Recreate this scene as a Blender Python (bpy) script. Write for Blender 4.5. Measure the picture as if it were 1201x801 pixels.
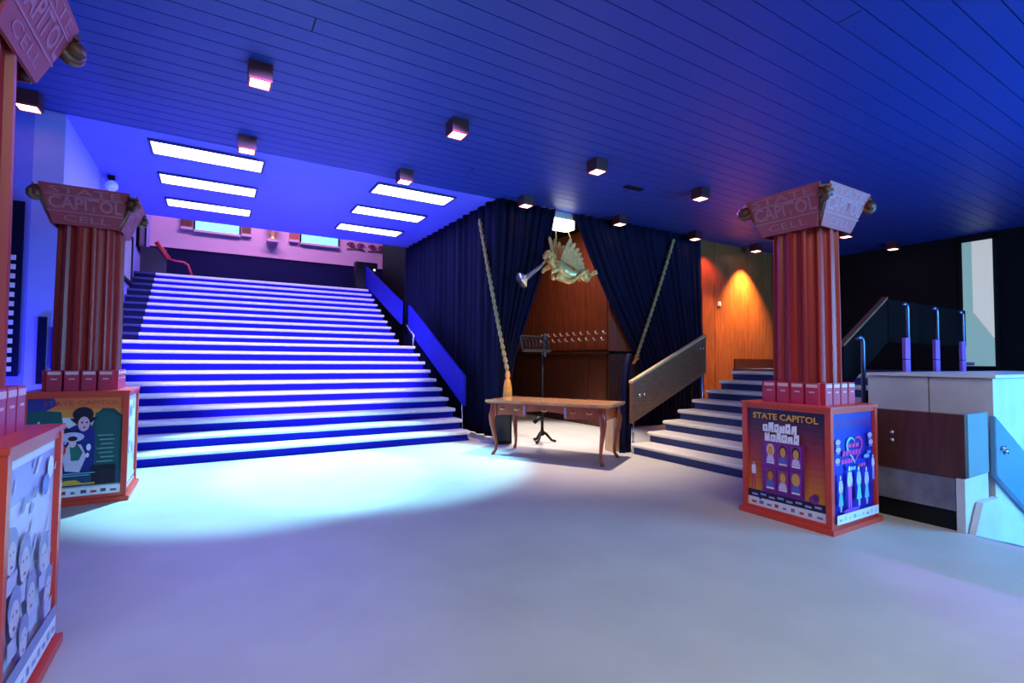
import bpy, bmesh, math, random
from mathutils import Vector, Matrix
random.seed(7)
for o in list(bpy.data.objects): bpy.data.objects.remove(o)
S = bpy.context.scene
COL = S.collection
PI = math.pi

# ------------------------------------------------------------------ camera
F_PX = 586.1
yaw, pitch, roll = [math.radians(a) for a in (31.03, 2.142, 0.4625)]
fw = Vector((math.sin(yaw)*math.cos(pitch), math.cos(yaw)*math.cos(pitch), math.sin(pitch)))
rt = Vector((math.cos(yaw), -math.sin(yaw), 0)); up = rt.cross(fw)
r2 = rt*math.cos(roll)+up*math.sin(roll); u2 = up*math.cos(roll)-rt*math.sin(roll)
cd = bpy.data.cameras.new('camera'); cam = bpy.data.objects.new('camera', cd); COL.objects.link(cam)
cd.sensor_width = 36; cd.lens = F_PX/1201*36; cd.clip_start = 0.05
m = Matrix((r2, u2, -fw)).transposed().to_4x4(); m.translation = (0, 0, 1.2)
cam.matrix_world = m
S.camera = cam

# ------------------------------------------------------------------ world, lights, exposure
S.view_settings.view_transform = 'Standard'; S.view_settings.look = 'None'
S.view_settings.gamma = 1; S.view_settings.use_curve_mapping = False
S.view_settings.exposure = 0.0
w = bpy.data.worlds.new('world'); S.world = w; w.use_nodes = True
w.node_tree.nodes['Background'].inputs[0].default_value = (0.10, 0.14, 0.35, 1)
w.node_tree.nodes['Background'].inputs[1].default_value = 0.15

def light(name, kind, loc, color, power, target=None, size=None, size_y=None, spot=None, blend=0.5, radius=None):
    d = bpy.data.lights.new(name, kind); d.color = color; d.energy = power
    if kind == 'AREA':
        d.shape = 'RECTANGLE'; d.size = size; d.size_y = size_y or size
    if kind == 'SPOT':
        d.spot_size = math.radians(spot); d.spot_blend = blend
    if radius is not None and kind != 'AREA': d.shadow_soft_size = radius
    o = bpy.data.objects.new(name, d); COL.objects.link(o); o.location = loc
    if target is not None:
        o.rotation_euler = (Vector(target)-Vector(loc)).to_track_quat('-Z', 'Y').to_euler()
    return o
# daylight through the glazed entrance behind and to the right of the camera
light('entrance_daylight', 'AREA', (7.4, -2.45, 1.6), (0.10, 0.48, 1.0), 820, (5.9, 1.9, 0.2), 3.6, 2.6)
# added broad neutral fill above the camera, brightening the floor
light('hall_fill', 'AREA', (1.2, -0.4, 3.66), (1.0, 0.98, 0.74), 180, (1.2, -0.1, 0.0), 5.0, 2.6)
# added blue spots without fittings, brightening the stair fronts, and the blue uplight under its soffit
for sx in (0.2, 2.2):
    light('stair_fill_spot', 'SPOT', (sx, 3.4, 3.45), (0.34, 0.30, 1.0), 2300, (1.2, 9.8, 1.5), spot=46, blend=0.25, radius=0.1)
light('soffit_wash', 'AREA', (1.2, 8.6, 2.0), (0.045, 0.045, 1.0), 26, (1.2, 8.9, 3.7), 3.8, 1.2)
# beam lying on the floor before the stair
light('floor_beam', 'SPOT', (.29, 6.42, 3.56), (0.30, 0.80, 1.0), 2000, (.45, 5.75, 0), spot=54, blend=0.35, radius=0.06)
light('floor_beam', 'SPOT', (2.16, 6.42, 3.56), (0.30, 0.80, 1.0), 2000, (1.75, 5.75, 0), spot=54, blend=0.35, radius=0.06)
# added violet spots, set at two red-glowing downlights to tint the columns
light('violet_fill_spot', 'SPOT', (2.17, 4.77, 3.56), (0.20, 0.14, 1.0), 520, (-.6, 2.9, 1.0), spot=58, blend=0.8, radius=0.06)
light('violet_fill_spot', 'SPOT', (4.1, 4.77, 3.56), (0.46, 0.08, 1.0), 800, (4.0, 2.2, 1.95), spot=36, blend=0.5, radius=0.06)
# added unseen blue lamp, brightening the wall left of the stair
light('wall_blue_fill', 'SPOT', (-2.0, 6.2, .3), (0.07, 0.07, 1.0), 170, (-1.7, 6.8, 1.9), spot=110, blend=0.8, radius=0.1)
# upper foyer, pinkish lamps
light('upper_foyer_lamps', 'AREA', (1.2, 12.6, 6.2), (0.95, 0.50, 1.0), 150, (1.4, 15.0, 4.0), 3.0, 0.6)
# alcove lamp behind the curtains and one wall washer with added warm fills on the panelling
light('alcove_lamp_light', 'SPOT', (5.05, 7.2, 3.40), (1.0, 0.84, 0.74), 900, (4.75, 6.9, 0.0), spot=60, blend=0.7, radius=0.1)
light('alcove_glow', 'AREA', (5.05, 7.4, 3.40), (1.0, 0.70, 0.55), 16, (5.6, 7.6, 1.5), 0.4, 0.3)
light('wall_washer_fill', 'SPOT', (9.95, 6.44, 3.56), (1.0, 0.50, 0.12), 1700, (9.95, 6.58, 0), spot=88, blend=0.85, radius=0.03)
light('wall_washer_fill', 'SPOT', (8.6, 6.44, 3.56), (1.0, 0.16, 0.05), 90, (8.9, 6.75, 2), spot=100, blend=0.8, radius=0.03)  # added red fill beside the washer, no fitting there
light('wall_washer_fill', 'SPOT', (8.75, 6.2, 3.56), (1.0, 0.42, 0.12), 420, (8.95, 6.7, 0.8), spot=46, blend=0.8, radius=0.05)  # added warm fill for the left panels, no fitting
light('table_spot_light', 'SPOT', (4.1, 4.77, 3.56), (1.0, 0.76, 0.60), 800, (4.1, 5.3, 0), spot=75, blend=0.9, radius=0.05)
# purple accent lamp on the balustrade posts
light('balustrade_lamp', 'SPOT', (5.6, 0.2, 2.6), (0.45, 0.18, 1.0), 60, (7.0, 2.4, 1.2), spot=60, blend=0.6, radius=0.05)

# ------------------------------------------------------------------ helpers
def lin(c):
    if isinstance(c, str):
        c = [int(c[i:i+2], 16)/255 for i in (0, 2, 4)]
        return tuple((x/12.92 if x <= .04045 else ((x+.055)/1.055)**2.4) for x in c)
    return tuple(c)
MATS = {}
def mat(name, col, rough=.5, metal=0., var=0., scale=8., bump=0., emit=0., stretch=None, spec=.5, coat=0., alpha=None, transmission=0.):
    if name in MATS: return MATS[name]
    M = bpy.data.materials.new(name); M.use_nodes = True; nt = M.node_tree
    b = nt.nodes['Principled BSDF']; c = lin(col)
    b.inputs['Base Color'].default_value = (*c, 1); b.inputs['Roughness'].default_value = rough
    b.inputs['Metallic'].default_value = metal; b.inputs['Specular IOR Level'].default_value = spec
    if coat: b.inputs['Coat Weight'].default_value = coat; b.inputs['Coat Roughness'].default_value = .2
    if transmission: b.inputs['Transmission Weight'].default_value = transmission
    if emit:
        b.inputs['Emission Color'].default_value = (*c, 1); b.inputs['Emission Strength'].default_value = emit
    if var or bump:
        tc = nt.nodes.new('ShaderNodeTexCoord'); n = nt.nodes.new('ShaderNodeTexNoise')
        n.inputs['Scale'].default_value = scale; n.inputs['Detail'].default_value = 5
        mp = nt.nodes.new('ShaderNodeMapping'); mp.inputs['Scale'].default_value = stretch or (1, 1, 1)
        nt.links.new(tc.outputs['Object'], mp.inputs[0]); nt.links.new(mp.outputs[0], n.inputs['Vector'])
        if var:
            r = nt.nodes.new('ShaderNodeValToRGB')
            r.color_ramp.elements[0].position = .3; r.color_ramp.elements[1].position = .7
            r.color_ramp.elements[0].color = (*[x*(1-var) for x in c], 1)
            r.color_ramp.elements[1].color = (*[min(1, x*(1+var)) for x in c], 1)
            nt.links.new(n.outputs['Fac'], r.inputs[0]); nt.links.new(r.outputs[0], b.inputs['Base Color'])
        if bump:
            bp = nt.nodes.new('ShaderNodeBump'); bp.inputs['Strength'].default_value = bump; bp.inputs['Distance'].default_value = .01
            nt.links.new(n.outputs['Fac'], bp.inputs['Height']); nt.links.new(bp.outputs[0], b.inputs['Normal'])
    MATS[name] = M
    return M
FLOOR = mat('floor_screed', 'b4b4b2', .5, var=.06, scale=2.5, bump=.02, spec=.4)
CEIL = mat('ceiling_blue_lit', (.012, .034, .30), .5, var=.06, scale=3, stretch=(.3, 4, 1))  # blue light on the planks is mixed into the base colour
CEILGAP = mat('ceiling_void', (.004, .005, .02), .9)
PLASTER = mat('white_plaster', 'cfccd8', .7, var=.03, scale=3, bump=.05)
UPWALL = mat('upper_wall_paint', 'c7a9c0', .7, var=.05, scale=2)
DADO = mat('dado_navy', (.004, .004, .034), .7, spec=.1)
WALLF = mat('front_wall_blue_lit', (.17, .16, .82), .7, var=.04, scale=2)  # strong blue painted in for the light on this wall
MARBLE = mat('grey_marble', (.16, .155, .20), .4, var=.35, scale=6)
ENDSHADE = mat('tread_end_shade', (.02, .02, .10), .6)  # wall shadow on the upper treads, painted as a dark colour
BLACKW = mat('dark_wall', (.006, .005, .008), .6, var=.2, scale=3, spec=.12)
VELVET = mat('midnight_velvet', (.004, .0045, .026), .85, var=.25, scale=14, stretch=(1, 1, .1), spec=.15)
WOOD = mat('panel_wood', (.27, .080, .024), .42, var=.35, scale=5, stretch=(9, 9, .6), bump=.05)
WOODR = mat('alcove_wood', (.22, .045, .018), .45, var=.35, scale=5, stretch=(7, 7, .5), bump=.05)
WOODD = mat('dark_wood', (.07, .018, .010), .4, var=.35, scale=5, stretch=(6, 6, .7))
BOARD = mat('banister_wood', (.19, .085, .04), .4, var=.25, scale=4, stretch=(2, 6, 8))
TABLEW = mat('table_mahogany', (.30, .042, .012), .28, var=.3, scale=6, stretch=(2, 2, 2), coat=.4)
TABLET = mat('table_top_lit_wood', (.56, .28, .14), .18, var=.25, scale=5, stretch=(1, 6, 1), coat=.5)  # lighter than the legs, the cream reflection is put into the colour
PALEW = mat('pale_wood', (.62, .42, .22), .5, var=.15, scale=5, stretch=(5, 5, .6))
STONE = mat('tread_stone', 'd9d6da', .45, var=.08, scale=9, bump=.03)
STONE2 = mat('kerb_stone', 'c4c6cb', .5, var=.1, scale=4, bump=.05)
RISERB = mat('riser_blue', (.008, .007, .36), .8, var=.08, scale=3, spec=.1)
SOFFIT = mat('soffit_blue_lit', (.13, .13, .86), .7, var=.03, scale=3)  # white plaster under blue light, the blue is painted in
STAIRW = mat('stair_wall_blue_lit', (.33, .30, .84), .7, var=.04, scale=2)  # lavender tint stands in for blue light on the plaster
RISERD = mat('riser_dark_blue', (.014, .030, .16), .6, var=.15, scale=3)
BLUEBOARD = mat('blue_board', (.010, .011, .34), .6, var=.08, scale=3, spec=.15)
BLACK = mat('black_paint', (.006, .006, .008), .5, spec=.2)
WINGG = mat('wing_gilt', (.72, .42, .16), .85, var=.2, scale=20, spec=.08)
STEEL = mat('steel', (.55, .57, .62), .25, metal=1.)
GOLD = mat('gilt', (.85, .55, .20), .32, metal=.35, var=.25, scale=20, bump=.1)
ROPE = mat('gold_rope', (.42, .31, .12), .6, var=.3, scale=60)
AMBER = mat('amber_tassel', (.75, .27, .04), .5, var=.3, scale=40, stretch=(4, 4, .4))
RED = mat('frame_red', (.62, .055, .035), .38, var=.08, scale=6)
SHAFT = mat('shaft_red', (.30, .014, .015), .4, var=.15, scale=5, stretch=(3, 3, .4))
CAPP = mat('capital_pink', (.32, .038, .065), .5, var=.08, scale=8)
CAPL = mat('capital_lettering', (.38, .115, .19), .5)
SCROLL = mat('scroll_brown', (.10, .03, .014), .45, var=.2, scale=10)
BLOCKP = mat('block_crimson', (.50, .03, .09), .45, var=.1, scale=8)
BLOCKL = mat('block_label', (.75, .45, .50), .5)
HOUS = mat('downlight_housing', (.06, .012, .016), .45)
LENS = mat('downlight_lens', (1.0, .44, .34), .4, emit=12.)
TROFF = mat('strip_diffuser', (.42, .40, 1.0), .4, emit=14.)
TROFFR = mat('strip_frame', (.03, .03, .14), .5)
LAMPW = mat('alcove_lamp_white', (1, .96, .95), .4, emit=6.)
CYANW = mat('window_daylight', (.22, .80, .86), .3, emit=1.)
REDRAIL = mat('rail_red', (.55, .02, .04), .4)
DARKB = mat('dark_board', (.006, .003, .004), .8, spec=.05)
DSTEEL = mat('dark_steel', (.12, .13, .24), .35, metal=1.)
PURP = mat('post_board_lilac', (.26, .09, .42), .45, var=.08, scale=6)
PANELG = mat('pale_door_paint', (.62, .68, .64), .3, var=.04, scale=2)
PWHITE = mat('print_white', 'ece8ee', .5)
GLASS = mat('entrance_glass', (.8, .9, 1), .05, transmission=1.)

class MB:
    def __init__(s): s.bm = bmesh.new(); s.mats = []
    def mi(s, m):
        if m is None: return 0
        if m not in s.mats: s.mats.append(m)
        return s.mats.index(m)
    def box(s, x0, x1, y0, y1, z0, z1, M=None, m=None):
        vs = [s.bm.verts.new((M @ Vector(p)) if M else p) for p in
              [(x0,y0,z0),(x1,y0,z0),(x1,y1,z0),(x0,y1,z0),(x0,y0,z1),(x1,y0,z1),(x1,y1,z1),(x0,y1,z1)]]
        k = s.mi(m)
        for f in ((0,3,2,1),(4,5,6,7),(0,1,5,4),(1,2,6,5),(2,3,7,6),(3,0,4,7)):
            s.bm.faces.new([vs[i] for i in f]).material_index = k
        return s
    def prism(s, pts, vec, m=None):
        """planar 3-D polygon extruded by vec"""
        vec = Vector(vec); k = s.mi(m); n = len(pts)
        a = [s.bm.verts.new(p) for p in pts]; b = [s.bm.verts.new(Vector(p)+vec) for p in pts]
        fs = [s.bm.faces.new(a[::-1]), s.bm.faces.new(b)]
        for i in range(n): fs.append(s.bm.faces.new((a[i], a[(i+1) % n], b[(i+1) % n], b[i])))
        for f in fs: f.material_index = k
        bmesh.ops.recalc_face_normals(s.bm, faces=fs)
        return s
    def tube(s, pts, rad, n=8, m=None, caps=True):
        pts = [Vector(p) for p in pts]; rs = rad if isinstance(rad, (list, tuple)) else [rad]*len(pts)
        rings = []; k = s.mi(m)
        for i, p in enumerate(pts):
            t = (pts[min(i+1, len(pts)-1)]-pts[max(i-1, 0)]).normalized()
            ref = Vector((0, 0, 1)) if abs(t.z) < .9 else Vector((1, 0, 0))
            a = t.cross(ref).normalized(); b = t.cross(a)
            rings.append([s.bm.verts.new(p+(a*math.cos(2*PI*j/n)+b*math.sin(2*PI*j/n))*rs[i]) for j in range(n)])
        fs = []
        for A, B in zip(rings, rings[1:]):
            for j in range(n): fs.append(s.bm.faces.new((A[j], A[(j+1) % n], B[(j+1) % n], B[j])))
        if caps: fs += [s.bm.faces.new(rings[0]), s.bm.faces.new(rings[-1][::-1])]
        for f in fs: f.material_index = k; f.smooth = True
        bmesh.ops.recalc_face_normals(s.bm, faces=fs)
        return s
    def lathe(s, prof, n=20, c=(0, 0, 0), m=None):
        c = Vector(c); return s.tube([c+Vector((0, 0, z)) for r, z in prof], [max(r, 1e-4) for r, z in prof], n, m)
    def ball(s, c, r, seg=14, m=None, M=None):
        mt = Matrix.Translation(c) @ (M or Matrix()) @ Matrix.Diagonal((*(r if isinstance(r, (tuple, list)) else (r, r, r)), 1))
        g = bmesh.ops.create_uvsphere(s.bm, u_segments=seg, v_segments=max(6, seg//2+1), radius=1, matrix=mt)
        k = s.mi(m); fs = set(f for v in g['verts'] for f in v.link_faces)
        for f in fs: f.smooth = True; f.material_index = k
        return s
    def bevel(s, w=.005, seg=1):
        bmesh.ops.bevel(s.bm, geom=[e for e in s.bm.edges if len(e.link_faces) == 2 and e.calc_face_angle(0) > .6], offset=w, segments=seg, affect='EDGES', clamp_overlap=True)
        return s
    def mesh(s, name, m=None):
        me = bpy.data.meshes.new(name); s.bm.to_mesh(me); s.bm.free()
        if s.mats:
            for q in s.mats: me.materials.append(q)
        elif m: me.materials.append(m)
        return me
    def build(s, name, m=None, parent=None, loc=None):
        return ob(name, s.mesh(name, m), parent, loc)
def ob(name, me, parent=None, loc=None):
    o = bpy.data.objects.new(name, me); COL.objects.link(o)
    if parent: o.parent = parent
    if loc is not None: o.location = loc
    return o
def tag(o, label, cat, group=None, kind=None):
    o['label'] = label; o['category'] = cat
    if group: o['group'] = group
    if kind: o['kind'] = kind
    return o
def thing(name, label, cat, loc=(0, 0, 0), rz=0, group=None):
    o = bpy.data.objects.new(name, None); COL.objects.link(o); o.location = loc; o.rotation_euler = (0, 0, rz)
    return tag(o, label, cat, group)
def struct(o, label=None):
    o['kind'] = 'structure'
    if label: o['label'] = label
    return o
def box(name, x0, x1, y0, y1, z0, z1, m, parent=None, bevel=0):
    b = MB().box(x0, x1, y0, y1, z0, z1)
    if bevel: b.bevel(bevel, 2)
    return b.build(name, m, parent)
def text_bm(bm, body, size, M, mi, align='CENTER', width=None, shear=0, bold=0):
    cu = bpy.data.curves.new('t', 'FONT'); cu.body = body; cu.size = size; cu.align_x = align; cu.align_y = 'CENTER'
    cu.resolution_u = 2; cu.shear = shear; cu.offset = bold
    o = bpy.data.objects.new('t', cu); COL.objects.link(o)
    bpy.context.view_layer.update()
    me = bpy.data.meshes.new_from_object(o.evaluated_get(bpy.context.evaluated_depsgraph_get()))
    sx = 1
    if width and len(me.vertices):
        xs = [v.co.x for v in me.vertices]; sx = width/max(1e-6, max(xs)-min(xs))
    me.transform(M @ Matrix.Diagonal((sx, 1, 1, 1)))
    n0 = len(bm.faces); bm.from_mesh(me); bm.faces.ensure_lookup_table()
    for f in bm.faces[n0:]: f.material_index = mi
    bpy.data.objects.remove(o); bpy.data.curves.remove(cu); bpy.data.meshes.remove(me)

# ------------------------------------------------------------------ structure
CZ = 3.72          # ceiling height
YW = 6.77          # plane of the rear wall and soffit edge
XR = 12.65
# floor with an opening for the stair that goes down on the right
fl = MB()
for x0, x1, y0, y1 in ((-6, 4.62, -4, 15), (4.62, XR, 1.42, 15), (4.62, XR, -4, -.6), (9.2, XR, -.6, 1.42)):
    fl.box(x0, x1, y0, y1, -.2, 0)
struct(fl.build('floor', FLOOR))
# plank ceiling: each plank a part of the ceiling
ce = struct(box('ceiling', -6, XR, -4, YW, CZ+.02, CZ+.2, CEILGAP))
plk = MB().box(-6, XR, 0, .171, 0, .022).bevel(.003).mesh('plank', CEIL)
y = 1.335-.18*29
while y < YW-.02:
    o = ob('plank', plk, ce, (0, y, CZ))
    if y+.171 > YW: o.scale = (1, (YW-y)/.171, 1)
    y += .18
seam = MB().box(-.006, .006, .004, .167, -.0015, .0, m=CEILGAP).mesh('plank_joint')
for sx, k in ((.6, 14), (5.2, 22), (3.92, 2), (7.4, 18), (2.9, 25)):
    ob('plank_joint', seam, ce, (sx, 1.335+.18*k, CZ))
# soffit above the big stair
struct(box('ceiling_soffit', -1.36, 3.80, YW, 10.8, CZ-.005, CZ+.5, SOFFIT))
struct(box('ceiling_upper', -2.5, 7, 10.8, 15.2, 6.6, 6.8, PLASTER))
struct(box('ceiling_alcove', 3.8, 6.25, YW, 10.8, CZ, CZ+.2, BLACKW))
struct(box('wall_left', -1.6, -1.36, 6.8, 15.2, 0, 6.6, STAIRW))
struct(box('wall_front_left', -6, -1.6, 6.8, 7.0, 0, CZ+.02, WALLF))
struct(box('wall_side_left', -6.2, -6, -4, 7.0, 0, CZ+.02, PLASTER))
bw = struct(box('wall_upper_back', -1.4, 7, 15, 15.2, 2.9, 6.6, UPWALL))
box('dado', -1.4, 7, 14.965, 15, 2.93, 3.93, DADO, bw)
box('dado_rail', -1.4, 7, 14.94, 15, 3.925, 3.96, UPWALL, bw)
struct(box('floor_upper', -1.36, 7, 12.42, 15.0, 2.7, 2.925, RISERB))
struct(box('wall_upper_right', 3.78, 3.95, 10.8, 12.9, 0, 6.6, BLACKW))
struct(box('wall_alcove_back', 3.9, 6.2, 10.6, 10.8, 0, CZ, WOODD))
wr = struct(box('wall_right', XR, XR+.2, -4, YW+.2, 0, CZ+.2, BLACKW))
# rear wall right of the alcove: dark behind the curtain, wood panels beyond
wb = struct(box('wall_back', 6.14, XR, YW+.03, YW+.2, 0, CZ+.02, BLACKW))
xp = [8.35, 9.03, 9.54, 10.17, 10.72, 11.11]
for i in range(len(xp)-1):
    b = MB().box(xp[i]+.004, xp[i+1]-.004, YW-(.004*(i % 2)), YW+.03, 0, CZ).bevel(.004)
    b.build('wood_panel', WOOD, wb)
for z0_, z1_, m_ in ((0, 1.33, WOODD), (1.38, CZ, WOODR)): MB().box(6.10, 7.0, YW+.005, YW+.03, z0_, z1_).build('wood_panel', m_, wb)
box('skirting', 9.66, XR, YW-.03, YW, 1.06, 1.27, WOODD, wb)
# front wall with the glazed entrance, behind the camera
struct(box('wall_front', -6.2, 5.0, -4.2, -4.0, 0, CZ+.2, PLASTER))
struct(box('wall_entrance_side', 5.0, 5.2, -4.0, -2.6, 0, CZ+.02, PLASTER))
struct(box('wall_entrance', 9.6, XR, -2.8, -2.6, 0, CZ+.02, BLACKW))
dr = struct(box('window_1', 5.2, 9.6, -2.78, -2.62, 3.1, CZ+.02, BLACKW))
for k in range(4):
    box('mullion', 5.2+k*1.44, 5.28+k*1.44, -2.74, -2.66, 0, 3.1, STEEL, dr)
for k in range(3):
    box('pane', 5.29+k*1.44, 6.63+k*1.44, -2.71, -2.70, 0.02, 3.1, GLASS, dr)

# alcove right wall: vertical boards above a dark counter front, two rows of hooks
aw = struct(box('wall_alcove_right', 6.14, 6.24, YW+.03, 10.6, 0, CZ, WOODD))
yb = YW+.05; i = 0
while yb < 10.5:
    MB().box(6.10+.004*(i % 2), 6.14, yb+.003, yb+.297, 1.4, CZ).bevel(.003).build('board', WOODR, aw)
    yb += .3; i += 1
yb = YW+.05
while yb < 10.3:
    MB().box(6.085, 6.14, yb+.004, yb+.496, 0, 1.33).bevel(.004).build('dark_panel', WOODD, aw)
    yb += .5
box('shelf', 6.03, 6.14, YW+.03, 10.6, 1.335, 1.375, WOODD, aw)
hook = MB(); hook.tube([(0, 0, 0), (-.05, 0, 0), (-.07, 0, .03)], .011, 7); hook.ball((-.07, 0, .035), .019, 8)
hook = hook.mesh('coat_hook', mat('hook_ivory', (.8, .62, .58), .35))
for r, z in enumerate((1.70, 1.585)):
    for k in range(10): ob('coat_hook', hook, aw, (6.10, 6.85+k*.215+.05*r, z))

# ------------------------------------------------------------------ big stair
st = thing('staircase', 'wide blue staircase with pale stone treads rising under the lit soffit', 'staircase', (0, 0, 0))
def tread_mesh(x0, x1, d, m, name='tread'):
    # slab with a rounded nose towards -Y, top at z=0
    r = .027; pts = [(0, d, -2*r), (0, d, 0)]
    for k in range(7):
        a = PI/2+PI*k/6; pts.append((0, r+r*math.cos(a), -r+r*math.sin(a)))
    return MB().prism([(x0, y, z) for _, y, z in pts], (x1-x0, 0, 0)).mesh(name, m)
R_, T_ = .1455, .2655
tl = tread_mesh(-1.355, 3.33, T_+.05, STONE); tu = tread_mesh(-1.0, 3.27, T_+.05, STONE); te = tread_mesh(-1.355, -1.003, T_+.05, ENDSHADE, 'tread_end_shaded')  # dark end pieces stand in for the shadow along the left wall
rl = MB().box(-1.355, 3.30, 0, .03, -R_+.001, -.055).mesh('riser', RISERB)
ru = MB().box(-1.0, 3.25, 0, .03, -R_+.001, -.055).mesh('riser', RISERB)
re_ = MB().box(-1.355, -1.003, 0, .03, -R_+.001, -.055).mesh('riser_end_shaded', DADO)  # navy riser ends carry on the painted wall shadow
for k in range(20):
    yk = 6.72+T_*k + (.52 if k >= 10 else 0); z = R_*(k+1)
    up_ = k >= 10
    ob('tread', tu if up_ else tl, st, (0, yk, z)); ob('riser', ru if up_ else rl, st, (0, yk+.035, z))
    if up_: ob('tread_end_shaded', te, st, (0, yk, z)); ob('riser_end_shaded', re_, st, (0, yk+.035, z))
box('landing', -1.355, 3.33, 6.72+9*T_+.3, 6.72+10*T_+.56, 1.40, 1.455, STONE, st)
MB().prism([(3.30, 6.78, 0), (3.30, 9.35, 1.40), (3.30, 9.9, 1.40), (3.30, 12.6, 2.80), (3.30, 12.6, 0)], (.05, 0, 0)).build('string', DADO, st)
# banister boards beside the big stair
def board_thing(name, label, pts, vec, m, group, bolts, topm=None, post=None):
    t = thing(name, label, 'banister', pts[0], 0, group); o = Vector(pts[0])
    loc = [Vector(p)-o for p in pts]
    MB().prism(loc, vec).bevel(.006).build('board', m, t)
    if topm:   # capping strip along the top edge pts[1] -> pts[2]
        a, b = loc[1], loc[2]; v = Vector(vec)
        MB().prism([a-v*.12, b-v*.12, b-v*.12+Vector((0, 0, .028)), a-v*.12+Vector((0, 0, .028))], v*1.24).build('capping', topm, t)
    for p in bolts:
        q = Vector(p)-o; n = -Vector(vec).normalized()
        MB().tube([q+n*.002, q+n*.022], .02, 10).build('bolt', STEEL, t)
    if post:
        for p in post: MB().tube([Vector(p[0])-o, Vector(p[1])-o], .014, 8).build('post', STEEL, t)
    return t
g = 'solid boards along the stairs'
board_thing('banister', 'blue sloping board along the lower flight of the wide staircase',
    [(3.40, 7.12, .47), (3.40, 7.12, .95), (3.40, 9.75, 2.30), (3.40, 9.75, 1.80)], (.05, 0, 0), BLUEBOARD, g,
    [], None, [((3.425, 7.2, 0.0), (3.425, 7.2, .5))])
board_thing('banister', 'blue sloping board along the upper flight near the top of the wide staircase',
    [(3.31, 9.95, 1.92), (3.31, 9.95, 2.38), (3.31, 12.75, 3.55), (3.31, 12.75, 3.05)], (.05, 0, 0), BLUEBOARD, g, [])
# short bent grip on the stair board
t = thing('handrail_end', 'short bent steel handrail end on the staircase board', 'handrail', (3.36, 9.3, 1.46))
MB().tube([(0, 0, 0), (0, 0, .22), (-.01, .03, .25), (-.02, .32, .42)], .022, 8).build('grip', STEEL, t)

# ------------------------------------------------------------------ right stair
s2 = thing('side_staircase', 'narrow side staircase with cream treads beside the wood panelled wall', 'staircase')
R2, T2 = .133, .296
def tread_x(y0, y1, d, m):
    r = .024; pts = [(d, -2*r), (d, 0)]
    for k in range(7):
        a = PI/2+PI*k/6; pts.append((r+r*math.cos(a), -r+r*math.sin(a)))
    return MB().prism([(x, y0, z) for x, z in pts], (0, y1-y0, 0)).mesh('tread', m)
tr2 = tread_x(2.87, 4.80, T2+.05, mat('tread_cream', 'd8d6cc', .45, var=.06, scale=8)); ri2 = MB().box(0, .03, 2.9, 4.78, -R2+.001, -.049).mesh('riser', RISERD)
for k in range(8):
    ob('tread', tr2, s2, (4.70+T2*k, 0, R2*(k+1))); ob('riser', ri2, s2, (4.735+T2*k, 0, R2*(k+1)))
MB().prism([(4.80, 4.785, 0), (7.1, 4.785, 1.0), (7.1, 4.785, 0)], (0, .03, 0)).build('string', BLACK, s2)
MB().prism([(4.80, 2.85, 0), (7.1, 2.85, 1.0), (7.1, 2.85, 0)], (0, .03, 0)).build('string', BLACK, s2)
ld = MB(); ld.box(7.12, XR, 2.85, 4.8, .9, 1.062); ld.box(9.62, XR, 4.8, YW, .9, 1.062)
struct(ld.build('floor_landing', RISERD))
board_thing('banister', 'brown wooden board with pale top edge beside the side staircase foot',
    [(4.73, 4.81, .38), (4.73, 4.81, .91), (6.22, 4.81, 1.57), (6.22, 4.81, 1.04)], (0, .05, 0), BOARD, g,
    [(4.86, 4.81, .75), (4.95, 4.81, .76), (6.08, 4.81, 1.40), (6.14, 4.81, 1.40)], PALEW, [((4.78, 4.835, 0), (4.78, 4.835, .42)), ((6.16, 4.835, 0), (6.16, 4.835, 1.1))])
board_thing('banister', 'dark sloping board with lit top edge right of the fluted column',
    [(5.9, 2.80, .88), (5.9, 2.80, 1.38), (6.94, 2.80, 1.97), (6.94, 2.80, 1.45)], (0, .05, 0), DARKB, g, [], BOARD)
board_thing('banister', 'dark level board at the landing behind the thin steel posts',
    [(6.96, 2.80, 1.45), (6.96, 2.80, 1.97), (9.35, 2.80, 1.97), (9.35, 2.80, 1.45)], (0, .05, 0), DARKB, g, [])
# slim steel posts with a lilac board below
def rail_post(x, ytop, label, boarded=True):
    t = thing('rail_post', label, 'post', (x, 2.40, 0), 0, 'steel posts behind the white parapet')
    MB().tube([(0, 0, 0), (0, 0, ytop-.05), (-.015, 0, ytop-.015), (-.06, 0, ytop), (-.10, 0, ytop-.02)], .02, 8).build('tube', DSTEEL, t)
    if boarded:
        MB().box(-.14, -.025, -.03, .0, .3, 1.24).bevel(.004).build('lower_board', PURP, t)
        MB().box(-.14, -.025, -.03, .0, 1.25, 1.47).bevel(.004).build('upper_board', PURP, t)
rail_post(5.42, 1.45, 'lone low steel post close to the fluted column', False)
rail_post(6.40, 1.84, 'steel post with magenta lit board, nearest the column of three')
rail_post(7.16, 1.84, 'steel post with lilac board, middle one of three')
rail_post(7.92, 1.84, 'steel post with lilac board beside the tall pale door')
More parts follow.
